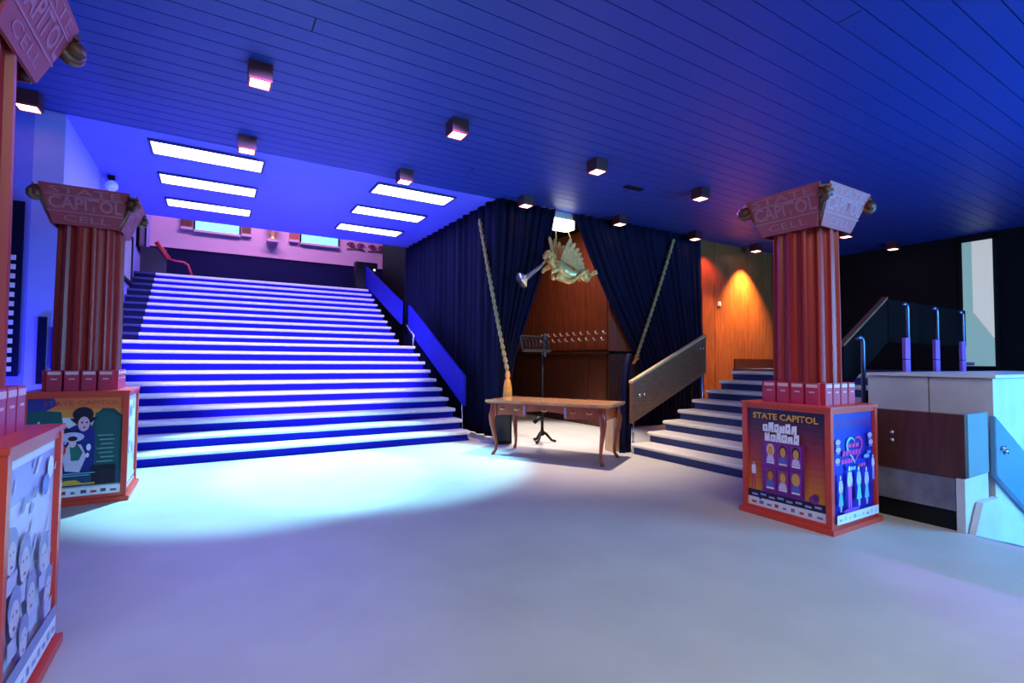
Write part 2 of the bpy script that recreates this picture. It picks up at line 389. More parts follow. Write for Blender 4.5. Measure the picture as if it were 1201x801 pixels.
# tall pale door on the dark right wall
t = thing('pale_door', 'tall narrow pale green door standing open on the dark right wall', 'door', (XR-.02, 3.60, 1.07))
box('leaf', -.02, 0, -.25, .21, .06, 2.53, BLACK, t)
MB().prism([(-.05, -.24, .62), (-.05, .05, 1.12), (-.05, .05, 2.50), (-.05, -.24, 2.50)], (.029, 0, 0)).build('warm_glow_pane', mat('pane_warm_glow', (.62, .60, .52), .3, emit=.62), t)  # brightness of the door put in as emission, no lamp behind
MB().prism([(-.05, -.24, .09), (-.05, .20, .09), (-.05, .20, 2.50), (-.05, .054, 2.50), (-.05, .054, 1.11), (-.05, -.24, .605)], (.029, 0, 0)).build('green_shade_pane', mat('pane_green_shade', (.30, .48, .42), .3, emit=.5), t)  # darker diagonal piece draws the triangular shade on the door, also emissive
box('frame', -.03, .015, -.30, -.25, 0, 2.58, BLACK, t); box('frame', -.03, .015, .21, .26, 0, 2.58, BLACK, t)
box('lintel', -.03, .015, -.30, .26, 2.53, 2.60, BLACK, t)
MB().box(-.07, -.05, .05, .18, .1, .16).build('kick_plate', STEEL, t)

# ------------------------------------------------------------------ counter and stair going down, right edge
ct = thing('parapet_block', 'stone base with dark wooden front board beside the poster box', 'counter', (4.6, 1.42, 0))
box('kick_board', .03, .45, .04, 1.2, 0, .14, BLACK, ct)
MB().box(.0, .45, .04, .62, .145, .375).bevel(.006).build('stone_slab', MARBLE, ct)
MB().box(.0, .45, .63, 1.2, .145, .375).bevel(.006).build('stone_slab', MARBLE, ct)
MB().box(.0, .45, -.015, .035, .0, .38).bevel(.005).build('end_stone', STONE2, ct)
fb = MB().box(.0, .06, -.02, 1.2, .385, .835).bevel(.004).build('front_board', WOODD, ct)
for z in (.60, .66): MB().tube([(-.012, .42, z), (.002, .42, z)], .014, 10).build('bolt', STEEL, fb)
MB().box(.065, .46, -.02, .03, .385, .835).bevel(.004).build('end_board', mat('end_board_grey', (.16, .28, .32), .35), ct)
pb = thing('white_parapet', 'white stone parapet slab with pale top behind the dark board', 'parapet', (5.2, 1.405, 0))
MB().box(0, .30, 0, .40, 0, 1.085).bevel(.006).build('slab', STONE2, pb)
MB().box(0, .30, .41, .86, 0, 1.085).bevel(.006).build('slab', STONE2, pb)
MB().box(.30, 3.6, .0, .24, -1.6, 1.085).build('side_slab', STONE2, pb)
MB().box(-.03, 3.6, -.025, .86, 1.09, 1.115).bevel(.004).build('top_slab', mat('cap_stone', 'd8d6dc', .4), pb)
# board and string of the descending flight
board_thing('banister', 'blue sloping board of the stairs going down at the right edge',
    [(5.075, 1.36, .36), (5.075, 1.36, .81), (6.9, 1.36, -.10), (6.9, 1.36, -.60)], (0, .04, 0), mat('cyan_board', (.10, .26, .42), .35), g,
    [(5.18, 1.36, .56), (5.24, 1.36, .53)])
MB_ = MB().prism([(4.63, 1.36, -1.6), (4.63, 1.36, .0), (4.78, 1.36, .20), (5.10, 1.36, .20), (6.9, 1.36, -.70), (6.9, 1.36, -1.6)], (0, .038, 0))
tag(MB_.build('stair_string', STONE2), 'white stone string wall of the stairs going down', 'string wall')
dn = thing('lower_staircase', 'pale steps leading down at the right edge of the floor', 'staircase', (4.62, 0, 0))
trd = MB().box(0, .32, -.6, 1.35, -.06, 0).bevel(.006).mesh('tread', STONE)
rid = MB().box(-.02, 0, -.6, 1.35, -.16, 0).mesh('riser', RISERD)
for k in range(9):
    ob('tread', trd, dn, (.01+.29*k, 0, -.15*(k+1))); ob('riser', rid, dn, (.01+.29*k, 0, -.15*k-.001))
box('edge_strip', -.03, 0, -.6, 1.35, -.15, .004, STEEL, dn)

# ------------------------------------------------------------------ strip lights in the soffit
n = 0
cols = ('left', 'right'); rows = ('front', 'middle', 'rear')
fr = MB()
for a in ((-.61, .61, -.24, -.215), (-.61, .61, .215, .24), (-.61, -.585, -.215, .215), (.585, .61, -.215, .215)): fr.box(a[0], a[1], a[2], a[3], -.03, .0)
fr = fr.mesh('frame', TROFFR); df = MB().box(-.584, .584, -.214, .214, -.018, -.001).mesh('diffuser', TROFF)
for ci, x in enumerate((-.08, 2.57)):
    for ri, yy in enumerate((7.22, 8.42, 9.66)):
        t = thing('strip_light', f'{rows[ri]} glowing white strip light in the {cols[ci]} row of the blue soffit', 'light', (x, yy, CZ-.005), 0, 'strip lights in the soffit')
        ob('frame', fr, t); ob('diffuser', df, t)
# downlights on the plank ceiling
hs = MB().box(-.092, .092, -.092, .092, -.135, 0).bevel(.015, 2).mesh('housing', HOUS)
rim = MB()
for a in ((-.09, .09, -.09, -.076), (-.09, .09, .076, .09), (-.09, -.076, -.076, .076), (.076, .09, -.076, .076)): rim.box(a[0], a[1], a[2], a[3], -.152, -.1352)
rim = rim.mesh('rim', mat('downlight_rim', (.35, .03, .03), .4)); ln = MB().box(-.0755, .0755, -.0755, .0755, -.148, -.1355).mesh('lens', LENS)
spots = [(.30, 4.77, 'large square red-rimmed downlight nearest the left, above the stair front'), (2.17, 4.77, 'square glowing downlight in the middle of the blue-lit plank ceiling'),
 (4.10, 4.77, 'square downlight above the antique table, front row'), (6.06, 4.77, 'square downlight left of the right column capital, front row'),
 (10.2, 4.77, 'square downlight peeking out right beside the right column capital'), (12.12, 4.77, 'square downlight close to the dark right wall'),
 (-1.56, 6.42, 'square downlight by the left wall under the tilted near capital'), (.29, 6.42, 'dark-bodied downlight just before the left strip light row'),
 (2.16, 6.42, 'dark-bodied downlight just before the right strip light row'), (4.09, 6.42, 'downlight at the corner of the dark curtain'),
 (6.03, 6.42, 'downlight in front of the right curtain, nearest the alcove'), (7.99, 6.42, 'downlight above the edge between curtain and wood panels'),
 (9.95, 6.42, 'downlight washing the wood panelled wall with orange light')]
for x, yy, lb in spots:
    t = thing('downlight', lb, 'downlight', (x, yy, CZ), 0, 'square downlights on the plank ceiling')
    ob('housing', hs, t); ob('rim', rim, t); ob('lens', ln, t)
t = thing('ceiling_vent', 'small dark vent slot in the plank ceiling', 'vent', (5.2, 5.25, CZ))
box('vent_frame', -.16, .16, -.05, .05, -.012, 0, DADO, t)
for k in range(3): box('slat', -.14, .14, -.035+k*.026, -.02+k*.026, -.016, -.012, BLACK, t)

# ------------------------------------------------------------------ curtains
def lerp_prof(prof, z):
    for (z0, x0), (z1, x1) in zip(prof, prof[1:]):
        if z0 <= z <= z1: return x0+(x1-x0)*(z-z0)/(z1-z0)
    return prof[-1][1] if z > prof[-1][0] else prof[0][1]
def curtain(name, label, left, right, z0, z1, y0, folds, amp, along='x', n=150, rows=22):
    bm = bmesh.new(); grid = []
    for j in range(rows+1):
        z = z0+(z1-z0)*j/rows; row = []
        a, b = lerp_prof(left, z), lerp_prof(right, z)
        for i in range(n+1):
            s = i/n; x = a+(b-a)*s
            d = amp*(math.sin(2*PI*folds*s)+.4*math.sin(2*PI*folds*2.3*s+1.3)+.15*math.sin(9*z+40*s))
            row.append(bm.verts.new((x, y0+d, z) if along == 'x' else (y0+d, x, z)))
        grid.append(row)
    for j in range(rows):
        for i in range(n): bm.faces.new((grid[j][i], grid[j][i+1], grid[j+1][i+1], grid[j+1][i])).smooth = True
    bmesh.ops.recalc_face_normals(bm, faces=bm.faces)
    me = bpy.data.meshes.new(name); bm.to_mesh(me); bm.free(); me.materials.append(VELVET)
    o = ob(name, me); md = o.modifiers.new('t', 'SOLIDIFY'); md.thickness = .012
    return tag(o, label, 'curtain', 'midnight blue velvet curtains')
curtain('curtain', 'midnight blue curtain hanging along the right side of the wide staircase', [(0, 6.74), (CZ, 6.76)], [(0, 10.95), (CZ, 10.95)], .02, CZ-.012, 3.74, 15, .032, 'y', 220)
curtain('curtain', 'midnight blue curtain left of the alcove, swept to the left', [(0, 3.72), (CZ, 3.72)], [(0, 3.98), (.9, 4.0), (1.23, 4.06), (1.71, 4.24), (2.93, 4.70), (CZ, 4.86)], .02, CZ-.012, 6.70, 7, .028)
curtain('curtain', 'wide midnight blue curtain right of the alcove behind the wooden banister', [(0, 6.78), (.9, 6.78), (1.26, 6.68), (1.9, 6.25), (2.6, 5.80), (3.3, 5.42), (CZ, 5.24)], [(0, 8.55), (CZ, 8.45)], .02, CZ-.012, 6.68, 15, .028, 'x', 220)
# dark blue tail of cloth hanging at the banister end
curtain('curtain_tail', 'dark blue cloth tail hanging at the end of the brown banister', [(0, 4.60), (1.0, 4.63), (1.3, 4.74)], [(0, 4.78), (1.0, 4.78), (1.3, 4.78)], .0, 1.30, 4.90, 2, .02, 'x', 24, 10)
# gold ropes
def rope(name, label, a, b, tassel):
    a, b = Vector(a), Vector(b); t = thing(name, label, 'rope', b, 0, 'gold curtain ropes'); L = (a-b).length; N = int(L/.05)
    for s in range(2):
        pts = []
        ref = (a-b).normalized(); u = ref.cross(Vector((0, 1, .1))).normalized(); v = ref.cross(u)
        for i in range(N*4+1):
            f = i/(N*4); ang = 2*PI*f*L/.22+s*PI; sag = Vector((0, 0, -.05*math.sin(PI*f)))
            pts.append((a-b)*f+sag+(u*math.cos(ang)+v*math.sin(ang))*.016)
        MB().tube(pts, .017, 6).build('strand', ROPE, t)
    if tassel:
        MB().lathe([(.0, .02), (.03, .0), (.04, -.05), (.025, -.09), (.045, -.11), (.06, -.2), (.075, -.42), (.0, -.43)], 14).build('tassel', AMBER, t)
    else:
        MB().tube([(-.05, 0, -.06), (0, 0, 0), (.06, 0, .03), (.08, 0, .10)], .028, 8).build('knot', AMBER, t)
rope('curtain_rope', 'gold rope with amber tassel hanging before the left curtain', (3.655, 7.12, 3.47), (3.71, 6.28, 1.02), True)
rope('curtain_rope', 'gold rope slanting across the right curtain down to the banister', (7.58, 6.58, 3.55), (6.56, 6.58, 1.22), False)

# ------------------------------------------------------------------ alcove lamp and cherub
t = thing('hanging_lamp', 'bright white box lamp above the gilded cherub', 'lamp', (5.08, 6.80, CZ))
MB().box(-.2, .2, -.03, .16, -.12, 0).bevel(.01).build('housing', mat('lamp_grey', (.35, .36, .36), .4), t)
MB().box(-.215, .215, -.05, .17, -.27, -.121).bevel(.01).build('diffuser', LAMPW, t)

def skin_body(name, verts, edges, radii, m, parent, root=0, sub=2):
    me = bpy.data.meshes.new(name); me.from_pydata(verts, edges, [])
    o = ob(name, me, parent)
    o.modifiers.new('skin', 'SKIN')
    bpy.context.view_layer.update()
    for i, r in enumerate(radii):
        me.skin_vertices[0].data[i].radius = (r, r) if not isinstance(r, tuple) else r
        me.skin_vertices[0].data[i].use_root = (i == root)
    s = o.modifiers.new('sub', 'SUBSURF'); s.levels = sub; s.render_levels = sub
    bpy.context.view_layer.update()
    ev = o.evaluated_get(bpy.context.evaluated_depsgraph_get())
    me2 = bpy.data.meshes.new_from_object(ev); me2.name = name
    o.modifiers.clear(); o.data = me2; me2.materials.clear(); me2.materials.append(m)
    for p in me2.polygons: p.use_smooth = True
    return o
ch = thing('cherub', 'gilded flying cherub blowing a long trumpet, hung on two cords', 'sculpture', (4.80, 6.45, 2.60)); ch.scale = (1.0, 1.1, 1.12)
V = [(.12, 0, .0), (.02, 0, .05), (-.10, 0, .10), (-.18, 0, .14), (-.21, 0, .17),      # pelvis, belly, chest, neck, skull base
     (-.26, -.01, .20),                                                               # head
     (-.12, -.10, .10), (-.20, -.17, .02), (-.30, -.12, -.02),                        # near arm
     (-.12, .10, .12), (-.22, .15, .06), (-.32, .07, .00),                            # far arm
     (.16, -.07, -.02), (.30, -.09, .02), (.40, -.08, -.06), (.50, -.08, -.02), (.55, -.08, .03),   # near leg
     (.16, .07, .0), (.31, .08, -.04), (.45, .08, .04), (.54, .08, .06), (.58, .08, .02)]
E = [(0,1),(1,2),(2,3),(3,4),(4,5),(2,6),(6,7),(7,8),(2,9),(9,10),(10,11),(0,12),(12,13),(13,14),(14,15),(15,16),(0,17),(17,18),(18,19),(19,20),(20,21)]
Rr = [.095,.10,.095,.045,.06,.085,.05,.036,.026,.05,.036,.026,.08,.062,.05,.036,.022,.08,.062,.05,.036,.022]
skin_body('body', V, E, Rr, GOLD, ch)
hair = MB()
for k in range(26):
    a = random.uniform(0, 2*PI); e = random.uniform(-.1, 1.2)
    hair.ball((-.25+.085*math.cos(a)*math.cos(e), -.01+.085*math.sin(a)*math.cos(e), .205+.085*math.sin(e)), .026, 7)
hair.build('curls', GOLD, ch)
fc = MB(); fc.ball((-.345, -.02, .185), (.016, .013, .018), 8); fc.ball((-.335, -.055, .215), .012, 7); fc.ball((-.335, .02, .215), .012, 7); fc.ball((-.335, -.02, .15), (.016, .022, .010), 7)
fc.build('face', GOLD, ch)
def wing(sgn):
    b = MB()
    root = Vector((-.06, sgn*.06, .17))
    for k in range(9):
        a = math.radians(68-13*k if sgn < 0 else 100-11*k); L = (.36-.018*k) if sgn < 0 else (.40-.02*k)
        d = Vector((math.cos(a), sgn*.22, math.sin(a))).normalized(); side = Vector((-d.z, 0, d.x)).normalized()
        p0 = root+Vector((.03*k, 0, -.006*k))
        pts = [p0-side*.022, p0+d*L*.5-side*.04, p0+d*L*.9-side*.028, p0+d*L, p0+d*L*.9+side*.028, p0+d*L*.5+side*.04, p0+side*.022]
        b.prism(pts, (0, sgn*(.014+.002*k), 0))
    return b.build('wing', WINGG, ch)
wing(-1); wing(1)
sash = MB(); pts = []
for k in range(26):
    f = k/25; pts.append((-.18+.86*f, -.10+.09*math.sin(9*f), -.10+.055*math.sin(14*f)+.12*f))
sash.tube(pts, [.02+.028*abs(math.sin(7*k/25)) for k in range(26)], 8)
pts = [(x*.9+.03, y+.14, z+.03) for x, y, z in pts]; sash.tube(pts, [.02+.03*abs(math.sin(6*k/25+1)) for k in range(26)], 8)
sash.build('drapery', GOLD, ch)
tp = MB(); tp.tube([(-.33, -.03, .155), (-.45, -.05, .05), (-.66, -.06, -.09), (-.72, -.06, -.125), (-.765, -.06, -.15), (-.80, -.06, -.172)], [.018, .024, .032, .046, .075, .115], 16)
tp.build('trumpet', mat('trumpet_silver_gilt', (.85, .74, .62), .25, metal=.8), ch)
for x, xt in ((-.06, .14), (.36, .40)):
    MB().tube([(x, .05, .28 if x < 0 else .22), (xt-.02, .3, .745)], .009, 6).build('cord', mat('cord_yellow', (.55, .45, .10), .6), ch)

# ------------------------------------------------------------------ table and things round it
ang = math.atan2(-.857, .518)
tb = thing('antique_table', 'reddish antique writing table with cabriole legs and drawers', 'table', (3.735, 5.15, 0), ang)
MB().box(-.80, .80, -.37, .37, .665, .695).bevel(.010, 2).build('table_top', TABLET, tb)
MB().box(-.785, .785, -.355, .355, .648, .664).build('moulding', TABLEW, tb)
for s in (-1, 1):
    box('side_apron', s*.70-.012, s*.70+.012, -.28, .28, .50, .648, TABLEW, tb)
box('rear_apron', -.69, .69, .276, .30, .52, .648, TABLEW, tb)
# front: three drawers, the middle one shallower, with scalloped lower edge
for (a, b, z0) in ((-.68, -.26, .50), (-.25, .25, .565), (.26, .68, .50)):
    pts = [(a, -.315, .645)]+[(a+(b-a)*k/10, -.315, z0+.018*math.sin(PI*k/10)) for k in range(11)]+[(b, -.315, .645)]
    d = MB().prism(pts, (0, .03, 0)).build('drawer', TABLEW, tb)
    c = (a+b)/2
    for dx in ((-.1, .1) if z0 < .55 else (0,)):
        MB().tube([(c+dx-.03, -.32, .60), (c+dx-.025, -.338, .585), (c+dx+.025, -.338, .585), (c+dx+.03, -.32, .60)], .006, 6).build('handle', GOLD, d)
# brass mounts at the corners
for x in (-.27, .27): MB().box(x-.012, x+.012, -.325, -.316, .52, .645).build('stile', mat('stile_lilac', (.35, .22, .45), .3), tb)
leg = MB()
pts = [(0, 0, .65), (.012, .012, .56), (.028, .028, .48), (.022, .022, .38), (0, 0, .25), (-.015, -.015, .14), (-.012, -.012, .06), (.01, .01, .02), (.016, .016, 0)]
leg.tube(pts, [.042, .045, .042, .033, .025, .020, .018, .022, .024], 10); leg = leg.mesh('leg', TABLEW)
for sx in (-1, 1):
    for sy in (-1, 1):
        o = ob('leg', leg, tb, (sx*.705, sy*.29, 0)); o.rotation_euler = (0, 0, {(1, 1): 0, (-1, 1): PI/2, (-1, -1): PI, (1, -1): -PI/2}[(sx, sy)])
        MB().box(-.045, .045, -.045, .045, .50, .648).bevel(.008).build('corner_block', TABLEW, tb).location = (sx*.70, sy*.285, 0)
sp = thing('loudspeaker', 'small black floor loudspeaker behind the left table leg', 'speaker', (3.64, 6.30, 0), -.5)
MB().box(-.13, .13, -.12, .12, .015, .46).bevel(.03, 3).build('cabinet', BLACK, sp)
box('grille', -.105, .105, -.128, -.121, .05, .42, mat('grille_black', (.02, .02, .025), .7, bump=.4, scale=120), sp)
for x in (-.09, .09):
    for yy in (-.08, .08): MB().lathe([(.02, 0), (.02, .016)], 8, (x, yy, 0)).build('foot', BLACK, sp)
ms = thing('music_stand', 'black ornate music stand with tripod foot behind the table', 'music stand', (4.20, 6.10, 0))
MB().lathe([(.030, .10), (.022, .2), (.018, .5), (.024, .55), (.016, .6), (.014, 1.42)], 10).build('pole', BLACK, ms)
for k in range(3):
    a = 2*PI*k/3-.5; c, s = math.cos(a), math.sin(a)
    MB().tube([(0, 0, .16), (.06*c, .06*s, .12), (.14*c, .14*s, .03), (.19*c, .19*s, .018), (.20*c, .20*s, .03)], [.022, .02, .018, .018, .022], 8).build('leg', BLACK, ms)
dk = MB()
Mx = Matrix.Translation((-.17, -.05, 1.42)) @ Matrix.Rotation(math.radians(-18), 4, 'X')
for a in ((-.24, .24, -.01, .01, -.08, -.06), (-.24, .24, -.01, .01, .13, .15), (-.24, -.22, -.01, .01, -.08, .15), (.22, .24, -.01, .01, -.08, .15), (-.24, .24, -.06, .01, -.10, -.085)): dk.box(*a, M=Mx)
for k in range(7):
    x = -.18+.06*k; dk.tube([Mx @ Vector((x+.028*math.cos(q*PI/5), 0, .035+.075*math.sin(q*PI/5))) for q in range(11)], .007, 5)
dk.build('desk', BLACK, ms)
MB().box(.02, .05, -.015, .015, 1.25, 1.60).build('upright', mat('stand_grey', (.03, .03, .035), .5), ms)
MB().tube([(-.16, -.03, .30), (-.08, -.03, .36), (0, 0, .33)], .03, 8).build('clamp', BLACK, ms)
pw = thing('wood_post_box', 'pale wooden box standing right of the table against the blue cloth', 'box', (4.70, 5.05, 0))
MB().box(-.13, .10, -.06, .10, 0, .60).bevel(.008).build('body', PALEW, pw)
MB().box(-.14, .11, -.07, .11, .60, .625).bevel(.005).build('lid', PALEW, pw)

# ------------------------------------------------------------------ display columns with posters
def P(col): return mat('print_'+col, col, .45)
def poster(name, parent, M, W, H, draw, base):
    """flat print W x H; draw(rect, ell, poly, text) works in 0..1 units from lower left; M maps (x right, y up, z out) to the thing"""
    b = MB(); lay = [0]
    def pt(u, v): return M @ Vector(((u-.5)*W, v*H, .004+lay[0]*.00035))
    def poly(c, pts):
        lay[0] += 1; f = b.bm.faces.new([b.bm.verts.new(pt(u, v)) for u, v in pts]); f.material_index = b.mi(P(c))
    def rect(c, u0, v0, u1, v1): poly(c, [(u0, v0), (u1, v0), (u1, v1), (u0, v1)])
    def ell(c, u, v, ru, rv, n=18, a0=0, a1=2*PI): poly(c, [(u+ru*math.cos(a0+(a1-a0)*k/n), v+rv*math.sin(a0+(a1-a0)*k/n)) for k in range(n+(0 if a1-a0 > 6.2 else 1))])
    def text(c, s, u, v, h, w=None, bold=.0, shear=0):
        lay[0] += 1; k = b.mi(P(c))
        text_bm(b.bm, s, h*H/.72, M @ Matrix.Translation(((u-.5)*W, v*H, .004+lay[0]*.00035)), k, width=w*W if w else None, bold=bold, shear=shear)
    b.box(-W/2, W/2, 0, H, 0, .003, M=M, m=P(base))
    draw(rect, ell, poly, text)
    return b.build(name, None, parent)
def person(ell, poly, u, v, s, skin, top, legs, hair='20141c', dress=False):
    ell(hair, u, v+.90*s, .062*s, .075*s); ell(skin, u, v+.87*s, .045*s, .06*s)
    poly(top, [(u-.09*s, v+.80*s), (u+.09*s, v+.80*s), (u+.075*s, v+.48*s), (u-.075*s, v+.48*s)])
    poly(skin, [(u-.09*s, v+.80*s), (u-.13*s, v+.60*s), (u-.10*s, v+.47*s), (u-.08*s, v+.60*s)])
    poly(skin, [(u+.09*s, v+.80*s), (u+.14*s, v+.62*s), (u+.11*s, v+.47*s), (u+.08*s, v+.60*s)])
    if dress:
        poly(legs, [(u-.07*s, v+.50*s), (u+.07*s, v+.50*s), (u+.15*s, v+.16*s), (u-.15*s, v+.16*s)])
        poly(skin, [(u-.05*s, v+.16*s), (u-.015*s, v+.16*s), (u-.02*s, v), (u-.05*s, v)]); poly(skin, [(u+.015*s, v+.16*s), (u+.05*s, v+.16*s), (u+.05*s, v), (u+.02*s, v)])
    else:
        poly(legs, [(u-.075*s, v+.50*s), (u-.0*s, v+.50*s), (u-.03*s, v), (u-.085*s, v)]); poly(legs, [(u+.0*s, v+.50*s), (u+.075*s, v+.50*s), (u+.085*s, v), (u+.03*s, v)])
def imprint(rect, v0, v1, a='b4344c', b='50506a'):
    rect('e4e2ea', 0, v0, 1, v1)
    for k in range(9): rect(a if k % 3 == 0 else b, .05+k*.105, v0+(v1-v0)*.3, .05+k*.105+.07*random.uniform(.6, 1), v0+(v1-v0)*(.55+.15*(k % 2)))
def d_hat(rect, ell, poly, text):
    rect('d98a35', 0, .80, 1, 1); rect('df6b3c', 0, .88, 1, 1)
    poly('2a2f86', [(0, .80), (0, 1), (.26, 1), (.30, .93), (.12, .84)])
    poly('0c5256', [(0, .50), (0, .86), (.14, .88), (.34, .86), (.36, .74), (.50, .62), (.46, .50)])
    poly('0a3a4a', [(.62, .60), (.72, .84), (.78, .89), (.9, .88), (1, .80), (1, .45), (.62, .45)])
    rect('10165e', 0, .20, 1, .62)
    poly('12207a', [(.36, .66), (.62, .78), (.72, .60), (.70, .2), (.40, .2)])
    poly('0d5054', [(.70, .84), (.82, .86), (1, .78), (1, .14), (.70, .14)])
    poly('0b1038', [(.30, .74), (.47, .66), (.55, .70), (.52, .58), (.36, .62)])
    for k in range(7):
        u = .08+.05*k; v = .72-.022*k
        poly('b9b4e0', [(u, v-.06), (u+.022, v-.055), (u+.05+.02*(k % 2), v+.05-.03*(k % 3)), (u+.03, v+.05-.03*(k % 3))])
    poly('b9b4e0', [(.06, .66), (.12, .62), (.40, .57), (.39, .585), (.13, .645)])
    ell('0d0b2a', .57, .83, .11, .075); poly('0d0b2a', [(.43, .79), (.73, .80), (.66, .74), (.50, .73)])
    ell('d9a3bd', .58, .73, .062, .075); ell('1a1030', .56, .745, .012, .010); ell('1a1030', .61, .745, .012, .010); ell('a02440', .585, .695, .016, .008)
    ell('c0b6dc', .46, .60, .13, .05)
    poly('cbbcd8', [(.40, .26), (.36, .44), (.44, .54), (.56, .52), (.62, .40), (.55, .24)])
    poly('1e6a62', [(.46, .36), (.44, .50), (.52, .53), (.58, .44), (.54, .36)]); ell('e6b8c8', .47, .54, .038, .045); ell('16102a', .47, .585, .05, .025)
    ell('d8402c', .37, .47, .035, .05); ell('d8402c', .35, .53, .025, .03); ell('dcdcf0', .64, .49, .025, .035); ell('dcdcf0', .63, .41, .018, .025)
    for k in range(8): rect('6f9a96', .73+.02*(k % 3), .60-.045*k, .90+.02*(k % 2), .612-.045*k)
    rect('0d3c62', 0, .10, 1, .24); rect('0b0d26', .68, .10, .94, .30)
    rect('6fa8b4', .20, .225, .72, .235); rect('8cb4bc', .10, .205, .66, .213)
    rect('d0a83a', .10, .115, .72, .130); poly('d0a83a', [(.36, .13), (.40, .165), (.52, .165), (.58, .13)])
    imprint(rect, 0, .085)
    text('b33c30', 'STATE CAPITOL', .56, .945, .045, .80)
def d_portraits(rect, ell, poly, text):
    c0, c1, c2 = (0x2a, 0x12, 0x4a), (0xa8, 0x2c, 0x40), (0xe8, 0x8a, 0x30)
    for k in range(14):
        f = k/13; a, b, g_ = (c2, c1, f*2) if f < .5 else (c1, c0, f*2-1)
        rect('%02x%02x%02x' % tuple(int(a[i]+(b[i]-a[i])*g_) for i in range(3)), 0, .16+.06*k, 1, .16+.06*(k+1))
    rect('151040', 0, .07, 1, .16); imprint(rect, 0, .085, 'c02a3a', '8a6aa0')
    for k in range(8): rect('a8a4d8', .06+k*.115, .105+.012*(k % 2), .14+k*.115, .125+.012*(k % 2))
    text('e0a040', 'STATE CAPITOL', .50, .925, .06, .84, bold=.002)
    for r_ in range(2):
        for k in range(6):
            u = .22+.03*r_+.075*k; v = .775-.095*r_; h_ = .085+.012*((k*5+r_) % 3-1)
            poly('f4ecfa', [(u, v), (u+.070, v-.004), (u+.066+.008*(k % 2), v+h_), (u+.006*(k % 3), v+h_-.006)])
            if k % 2 == r_: ell('8a6ad0', u+.035, v+h_*.5, .009, .014)
            else: rect('8a6ad0', u+.030, v+(0 if k % 3 else h_*.7), u+.040, v+(h_*.3 if k % 3 else h_))
    rect('7a1a86', .22, .16, .76, .68)
    hair = ('e8c8a0', '3a2016', '2a1410', '6a3a1a', '8a5a2a', 'd8a040')
    for i in range(6):
        u = .33+.165*(i % 3); v = .46 if i < 3 else .21
        rect('8e2a9c', u-.07, v-.01, u+.07, v+.20)
        ell(hair[i], u, v+.135, .052, .062); ell('e0995a' if i != 3 else 'c87a40', u, v+.125, .036, .048)
        poly('d6c0e8' if i % 2 == 0 else '5a64c0', [(u-.055, v+.02), (u-.035, v+.08), (u+.035, v+.08), (u+.055, v+.02)])
        rect('ece4f6', u-.05, v+.0, u+.05, v+.016)
    person(ell, poly, .11, .18, .30, 'e0a078', 'e8dcec', 'c03a5a'); ell('8a2a7a', .88, .20, .06, .04); ell('5a1a66', .90, .225, .04, .03)
    ell('2a2070', .20, .10, .02, .02)
def d_heart(rect, ell, poly, text):
    rect('1612a8', 0, .0, 1, 1); rect('2a1a9a', 0, .84, 1, 1); rect('1c20c8', 0, .30, 1, .55)
    text('8a1a6a', 'STATE CAPITOL', .52, .90, .055, .84)
    for k in range(28):
        a0, a1 = 2*PI*k/28, 2*PI*(k+1)/28
        h = lambda a, s: (.53+s*.0125*16*math.sin(a)**3, .66+s*.0090*(13*math.cos(a)-5*math.cos(2*a)-2*math.cos(3*a)-math.cos(4*a)))
        poly('e0348a' if k < 14 else '6ad0f4', [h(a0, 1.05), h(a1, 1.05), h(a1, .85), h(a0, .85)])
    for u0, u1, v, h_, c in ((.36, .62, .67, .04, 'e83a8c'), (.22, .66, .60, .05, 'd830a0'), (.18, .46, .53, .045, 'e0309a'), (.32, .52, .46, .035, '6adcf8'), (.56, .76, .475, .035, 'f0447c')):
        n_ = max(3, int((u1-u0)/.07)); w_ = (u1-u0)/n_
        for k in range(n_): poly(c, [(u0+w_*k, v), (u0+w_*(k+.82), v+.004), (u0+w_*(k+.9), v+h_), (u0+w_*(k+.1), v+h_-.004)])
    ell('7ab4f8', .78, .57, .07, .02); ell('5a90f0', .84, .605, .05, .016)
    for u, v in ((.10, .74), (.10, .67), (.08, .57), (.86, .77), (.88, .70)):
        ell('b8b4f4', u, v, .055, .026); rect('8a86e0', u-.045, v-.04, u+.045, v-.03)
    person(ell, poly, .13, .10, .36, 'dcd4f0', 'c4c0ec', '58b4e8', dress=True)
    person(ell, poly, .33, .10, .44, 'e4e0f8', 'd0d0f4', 'e84ac4'); person(ell, poly, .54, .12, .40, 'e0dcf4', '9ad0f0', '60d0e8', dress=True)
    person(ell, poly, .72, .12, .38, 'e0dcf4', 'c0c4f0', '6ab8f4', dress=True); person(ell, poly, .88, .34, .26, 'e8e4f8', 'd8d8f8', 'a8b0f0')
    ell('7a30c0', .34, .105, .20, .02); imprint(rect, 0, .085, '78b4b4', 'a8d0d0')
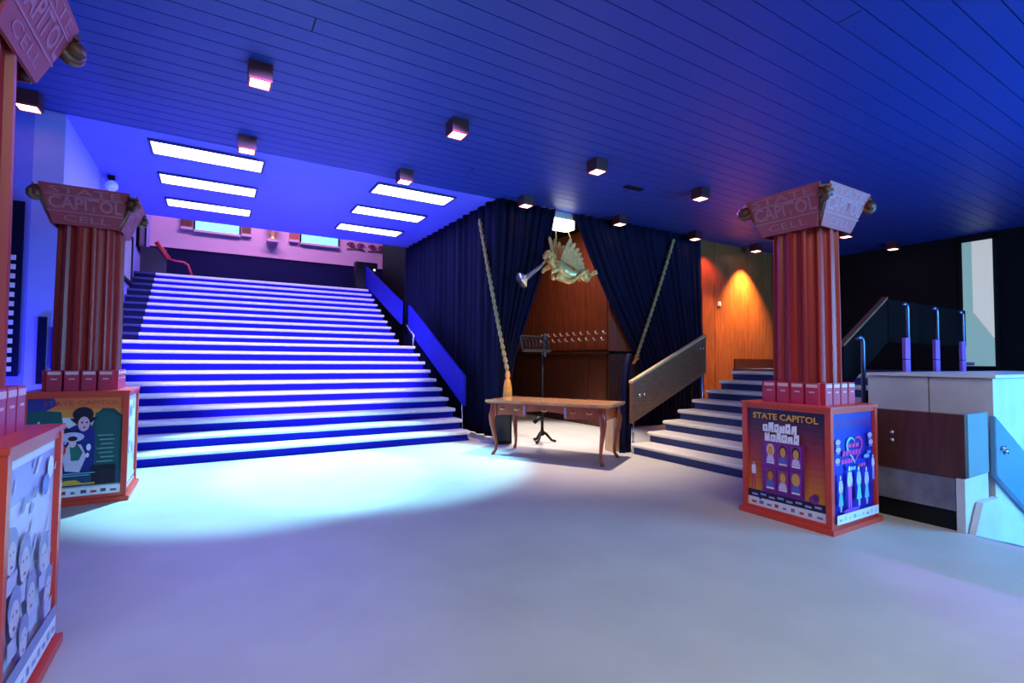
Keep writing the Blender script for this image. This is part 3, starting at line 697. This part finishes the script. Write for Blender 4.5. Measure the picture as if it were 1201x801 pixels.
def d_faces(rect, ell, poly, text):
    rect('cfcde6', 0, 0, 1, 1); rect('eef4fb', 0, .955, 1, 1); rect('a9a6dc', 0, .80, 1, .95)
    for k in range(26):
        u, v = random.random(), random.uniform(.12, .93); a = random.uniform(.2, 1.2); L = random.uniform(.08, .22)
        du, dv = L*math.cos(a), L*.6*math.sin(a); wv = random.uniform(.008, .025)
        poly(random.choice(['8d8ac6', 'd8d6ea', '6a68b8', 'c9c0d8', 'a49cc8']), [(max(0, u), v), (min(1, u+du*.5), min(.95, v+dv*.35-wv)), (min(1, u+du), min(.95, v+dv)), (min(1, u+du*.5), min(.95, v+dv*.6+wv))])
    ell('eaf2fa', .84, .87, .07, .055); ell('4a52c8', .74, .80, .08, .05)
    for u, v, r in ((.12, .60, .10), (.34, .52, .11), (.18, .34, .11), (.46, .34, .10), (.68, .46, .10), (.80, .28, .09), (.30, .20, .09)):
        ell('8a86b4', u, v+.05, r, r*.75); ell('cbbccb', u, v, r*.75, r*.68); ell('6a648a', u-r*.28, v+.02, r*.12, r*.06); ell('6a648a', u+r*.28, v+.02, r*.12, r*.06); ell('8a4a5a', u, v-r*.36, r*.2, r*.06)
        poly('b9b2d2', [(u-r, v-r*.65), (u+r, v-r*.65), (u+r*.8, v-r*1.4), (u-r*.8, v-r*1.4)])
    rect('8a8ab4', 0, .09, 1, .15); imprint(rect, 0, .09, '8a86b8', 'a8a4cc')
def d_pale(rect, ell, poly, text):
    rect('d4d2ea', 0, 0, 1, 1)
    for k in range(16): ell(random.choice(['8a88d0', 'f2f2fa', '6a6ac8', 'b4b0dc']), random.uniform(.1, .9), random.uniform(.15, .92), random.uniform(.05, .14), random.uniform(.03, .08))
    imprint(rect, 0, .09)

BH = .90
def face_matrix(k, off, z):   # k quarter turns; face looks along (0,-1), (1,0), (0,1), (-1,0)
    return Matrix.Rotation(k*PI/2, 4, 'Z') @ Matrix.Translation((0, -off, z)) @ Matrix.Rotation(PI/2, 4, 'X')
# base meshes shared by the columns
NF = 14
def shaft_mesh():
    bm = bmesh.new(); rings = []; N = NF*8
    for z, rr in ((BH, 1.03), (BH+.03, 1.03), (BH+.05, 1.0), (1.6, .99), (2.27, .965), (2.30, .99)):
        ring = []
        for i in range(N):
            a = 2*PI*i/N; ph = (i % 8)/8
            r = .240-.034*abs(math.sin(PI*ph))**.7 if ph else .238
            if ph in (.125, .875): r = .236
            ring.append(bm.verts.new((rr*r*math.cos(a), rr*r*math.sin(a), z)))
        rings.append(ring)
    for A, B in zip(rings, rings[1:]):
        for j in range(N): bm.faces.new((A[j], A[(j+1) % N], B[(j+1) % N], B[j]))
    bm.faces.new(rings[0][::-1]); bm.faces.new(rings[-1])
    me = bpy.data.meshes.new('fluted_shaft'); bm.to_mesh(me); bm.free(); me.materials.append(SHAFT); return me
SHM = shaft_mesh()
PLM = MB().box(-.36, .36, -.36, .36, 0, .038).bevel(.006).mesh('plinth', RED)
TOPM = MB().box(-.345, .345, -.345, .345, BH-.022, BH).bevel(.004).mesh('top_board', RED)
COREM = MB().box(-.315, .315, -.315, .315, .038, BH-.022).mesh('box_core', RED)
CPM = MB().box(-.02, .02, -.02, .02, .038, BH-.022).bevel(.003).mesh('corner_post', RED)
TRM = MB().box(-.30, .30, -.012, .012, 0, .03).bevel(.003).mesh('rail', RED)
BLM = MB().box(-.047, .047, -.03, .03, 0, .165).bevel(.004).mesh('base_block', BLOCKP)
BLL = MB().box(-.040, .040, -.033, -.0301, .13, .155).mesh('label_strip', BLOCKL)
BLD = MB().box(-.02, .02, -.033, -.0301, .09, .10).mesh('label_mark', BLOCKL)
ZC0, ZC1 = 2.25, 2.545
def cap_panel():
    b = MB(); x0, x1, o0, o1 = .215, .295, .235, .345
    b.prism([(-x0, -o0, ZC0), (x0, -o0, ZC0), (x1, -o1, ZC1), (-x1, -o1, ZC1)], (0, .012, 0)); return b.mesh('capital_panel', CAPP)
CPNM = cap_panel()
def cap_text():
    d = Vector((0, -.11, ZC1-ZC0)); L = d.length; d.normalize(); nrm = Vector((1, 0, 0)).cross(d)
    b = MB(); k = b.mi(CAPL)
    def MM(v): 
        p = Vector((0, -.235, ZC0))+d*v*L+nrm*.0015
        return Matrix(((1, 0, nrm.x, p.x), (0, d.y, nrm.y, p.y), (0, d.z, nrm.z, p.z), (0, 0, 0, 1)))
    text_bm(b.bm, 'STATE', .075, MM(.85), k, width=.46); text_bm(b.bm, 'CAPITOL', .14, MM(.54), k, width=.48, bold=.003); text_bm(b.bm, 'CELL', .075, MM(.16), k, width=.30)
    for v in (.33, .74): b.box(-.25, .25, -.005, .005, 0, .001, M=MM(v), m=CAPL)
    return b.mesh('lettering', CAPL)
CTM = cap_text()
def scroll_mesh():
    b = MB(); pts = []
    for k in range(22):
        a = k*.42; r = .045*(1-k/26)
        pts.append((0, .450-r*math.cos(a), ZC1-.105-r*math.sin(a)+.02))
    b.tube([(0, .28, ZC0+.01), (0, .33, ZC0+.08), (0, .39, ZC1-.11)]+pts[1:], .024, 8)
    b.box(-.04, .04, .25, .455, ZC1-.045, ZC1-.025)
    b.tube([(-.045, .450, ZC1-.085), (.045, .450, ZC1-.085)], .028, 12)
    return b.mesh('scroll', SCROLL)
SCM = scroll_mesh()
NECK = MB().lathe([(.225, 2.28), (.235, 2.32), (.20, 2.36), (.20, 2.50)], 28).mesh('neck', SCROLL)
def column(label, x, y, zs, draws):
    t = thing('display_column', label, 'column', (x, y, 0), 0, 'fluted display columns on poster boxes'); t.scale = (1, 1, zs)
    for nm, me in (('plinth', PLM), ('box_core', COREM), ('top_board', TOPM), ('fluted_shaft', SHM), ('neck', NECK)): ob(nm, me, t)
    for sx in (-1, 1):
        for sy in (-1, 1): ob('corner_post', CPM, t, (sx*.32, sy*.32, 0))
    for k in range(4):
        q = k*PI/2; c, s = math.cos(q), math.sin(q)
        for z in (.038, BH-.052):
            o = ob('rail', TRM, t, (.322*s, -.322*c, z)); o.rotation_euler = (0, 0, q)
        poster('poster', t, face_matrix(k, .3155, .068), .60, BH-.12, draws[k], 'd8d4e4')
        for j in range(4):
            v = -.165+.11*j; o = ob('base_block', BLM, t, (v*c+.215*s, v*s-.215*c, BH)); o.rotation_euler = (0, 0, q)
            ob('label_strip', BLL, o); ob('label_mark', BLD, o)
        o = ob('capital_panel', CPNM, t); o.rotation_euler = (0, 0, q); ob('lettering', CTM, o)
        o = ob('scroll', SCM, t); o.rotation_euler = (0, 0, q+PI/4)
    return t
column('fluted red column on a poster box at the left, before the wide staircase', -.925, 5.655, 1.02, (d_hat, d_pale, d_heart, d_portraits))
column('nearest red column at the left edge, cut off by the picture border', -.865, 2.46, 1.02, (d_portraits, d_faces, d_hat, d_heart))
column('fluted red column on a poster box at the right, before the side staircase', 4.065, 2.20, .985, (d_heart, d_pale, d_hat, d_portraits))

# ------------------------------------------------------------------ upper foyer and things on the left wall
def up_window(x0, x1, label):
    t = thing('upper_window', label, 'window', (x0, 14.93, 4.42), 0, 'bright turquoise windows in the upper foyer')
    wd = x1-x0
    box('pane', .03, wd-.03, .02, .06, .03, 1.2, CYANW, t)
    box('sill', 0, wd, -.05, .06, -.03, .025, UPWALL, t)
    for x in (0, wd-.03): box('jamb', x, x+.03, 0, .065, .026, 1.2, DADO, t)
up_window(-.46, .58, 'bright turquoise window at the left in the upper foyer')
up_window(2.05, 3.10, 'bright turquoise window at the right in the upper foyer')
for x0, x1, lb in ((-.72, -.50, 'brown pilaster left of the left turquoise window'), (.62, .82, 'brown pilaster right of the left turquoise window'), (1.78, 2.0, 'reddish pilaster left of the right turquoise window')):
    t = thing('pilaster', lb, 'pilaster', (x0, 14.9, 4.42), 0, 'brown pilasters in the upper foyer')
    box('shaft', 0, x1-x0, 0, .08, .07, 1.4, SCROLL if x0 < 1 else mat('pilaster_red', (.35, .08, .06), .5), t); box('foot', -.02, x1-x0+.02, -.02, .08, 0, .07, UPWALL, t)
t = thing('gold_vase', 'small golden vase on the upper foyer wall ledge', 'vase', (1.34, 14.78, 4.38))
MB().lathe([(.09, 0), (.10, .03), (.04, .08), (.05, .14), (.13, .30), (.15, .40), (.10, .46), (.13, .52)], 16).build('body', GOLD, t)
box('bracket', -.14, .14, -.12, .215, -.06, -.002, UPWALL, t)
for k, lb in enumerate(('scrolled maroon wall ornament nearer the right turquoise window', 'scrolled maroon wall ornament at the far right of the upper foyer wall')):
    t = thing('wall_ornament', lb, 'ornament', (3.58+.62*k, 14.96, 4.55), 0, 'maroon scroll ornaments')
    b = MB()
    for sx in (-1, 1):
        b.tube([(sx*(.13+.12*math.cos(a*.5)*(1-a/24)), 0, .08*math.sin(a*.5)*(1-a/24)) for a in range(18)], .018, 6)
    b.tube([(-.26, 0, -.12), (0, 0, -.09), (.26, 0, -.12)], .016, 6); b.build('scrollwork', mat('ornament_maroon', (.22, .02, .09), .5), t)
t = thing('control_box', 'dark box with a small light at the top right of the staircase', 'box', (3.34, 12.9, 2.926))
MB().box(-.26, .28, -.12, .12, 0, .74).bevel(.01).build('body', BLACK, t); MB().ball((.20, -.125, .56), .028, 8).build('indicator', mat('indicator_white', (.9, .9, 1), .4, emit=2.), t)
t = thing('rope_rail', 'red bent rail at the top left of the wide staircase', 'rail', (-1.05, 12.6, 2.926))
MB().tube([(.02, 0, .66), (.10, 0, .54), (.24, 0, .33)], .045, 8).build('upper_rail', REDRAIL, t)
MB().tube([(.24, 0, .33), (.36, 0, .30), (.50, 0, .29), (.58, 0, .24), (.62, 0, .12), (.66, 0, 0)], .022, 8).build('lower_rail', REDRAIL, t)
box('dark_panel', -.25, .2, .05, .09, 0, .55, mat('panel_maroon', (.02, .003, .015), .6), t)
def pic(name, label, y0, y1, z0, z1, m):
    t = thing(name, label, 'picture', (-1.36, (y0+y1)/2, z0), 0, 'frames on the staircase left wall'); w_ = (y1-y0)/2; h = z1-z0
    box('backing', 0, .03, -w_, w_, 0, h, m, t)
    for a in ((-w_, -w_+.05, 0, h), (w_-.05, w_, 0, h), (-w_+.05, w_-.05, 0, .05), (-w_+.05, w_-.05, h-.05, h)): box('frame_bar', .0, .055, a[0], a[1], a[2], a[3], BLACK, t)
pic('picture_frame', 'dark framed picture half hidden behind the left capital', 10.6, 11.7, 2.55, 3.45, mat('picture_grey', (.5, .5, .6), .4))
pic('picture_frame', 'dark framed picture higher up beside the top of the staircase', 12.5, 13.7, 3.45, 4.3, mat('picture_navy', (.02, .02, .09), .4))
t = thing('wall_spotlight', 'small pale spotlight at the wall and soffit corner', 'spotlight', (-1.25, 8.75, CZ-.005))
MB().box(-.04, .04, -.04, .04, -.05, 0).build('bracket', BLACK, t); MB().tube([(0, .06, -.09), (.02, -.10, -.17)], [.05, .075], 12).build('head', PWHITE, t)
t = thing('wall_banner', 'narrow dark strip frame on the blue wall beside the left column', 'frame', (-1.47, 6.80, .92))
MB().box(-.035, .03, -.03, 0, 0, .68).bevel(.004).build('strip', DADO, t)
t = thing('dotted_sign', 'slim blue panel with white dots behind the left column', 'sign', (-1.385, 6.80, 1.08))
box('panel', -.02, .06, -.025, 0, 0, .42, BLUEBOARD, t)
for k in range(3): MB().ball((.02, -.03, .08+.12*k), .022, 8).build('dot', PWHITE, t)
t = thing('slatted_panel', 'dark upright panel with a ladder of white bars at the left edge', 'panel', (-1.74, 6.79, 1.0))
box('backing', -.10, .10, -.02, .0, 0, 1.75, DADO, t)
for k in range(13): MB().box(-.055, .055, -.035, -.0205, .05+.092*k, .098+.092*k).bevel(.006).build('bar', mat('bar_white', (.8, .8, .95), .4), t)
t = thing('light_switch', 'small white switch on the wood panelled wall', 'switch', (9.17, YW-.004, 2.38))
MB().box(-.045, .045, -.018, 0, 0, .09).bevel(.005).build('plate', PWHITE, t); box('rocker', -.02, .02, -.025, -.0181, .02, .07, PWHITE, t)
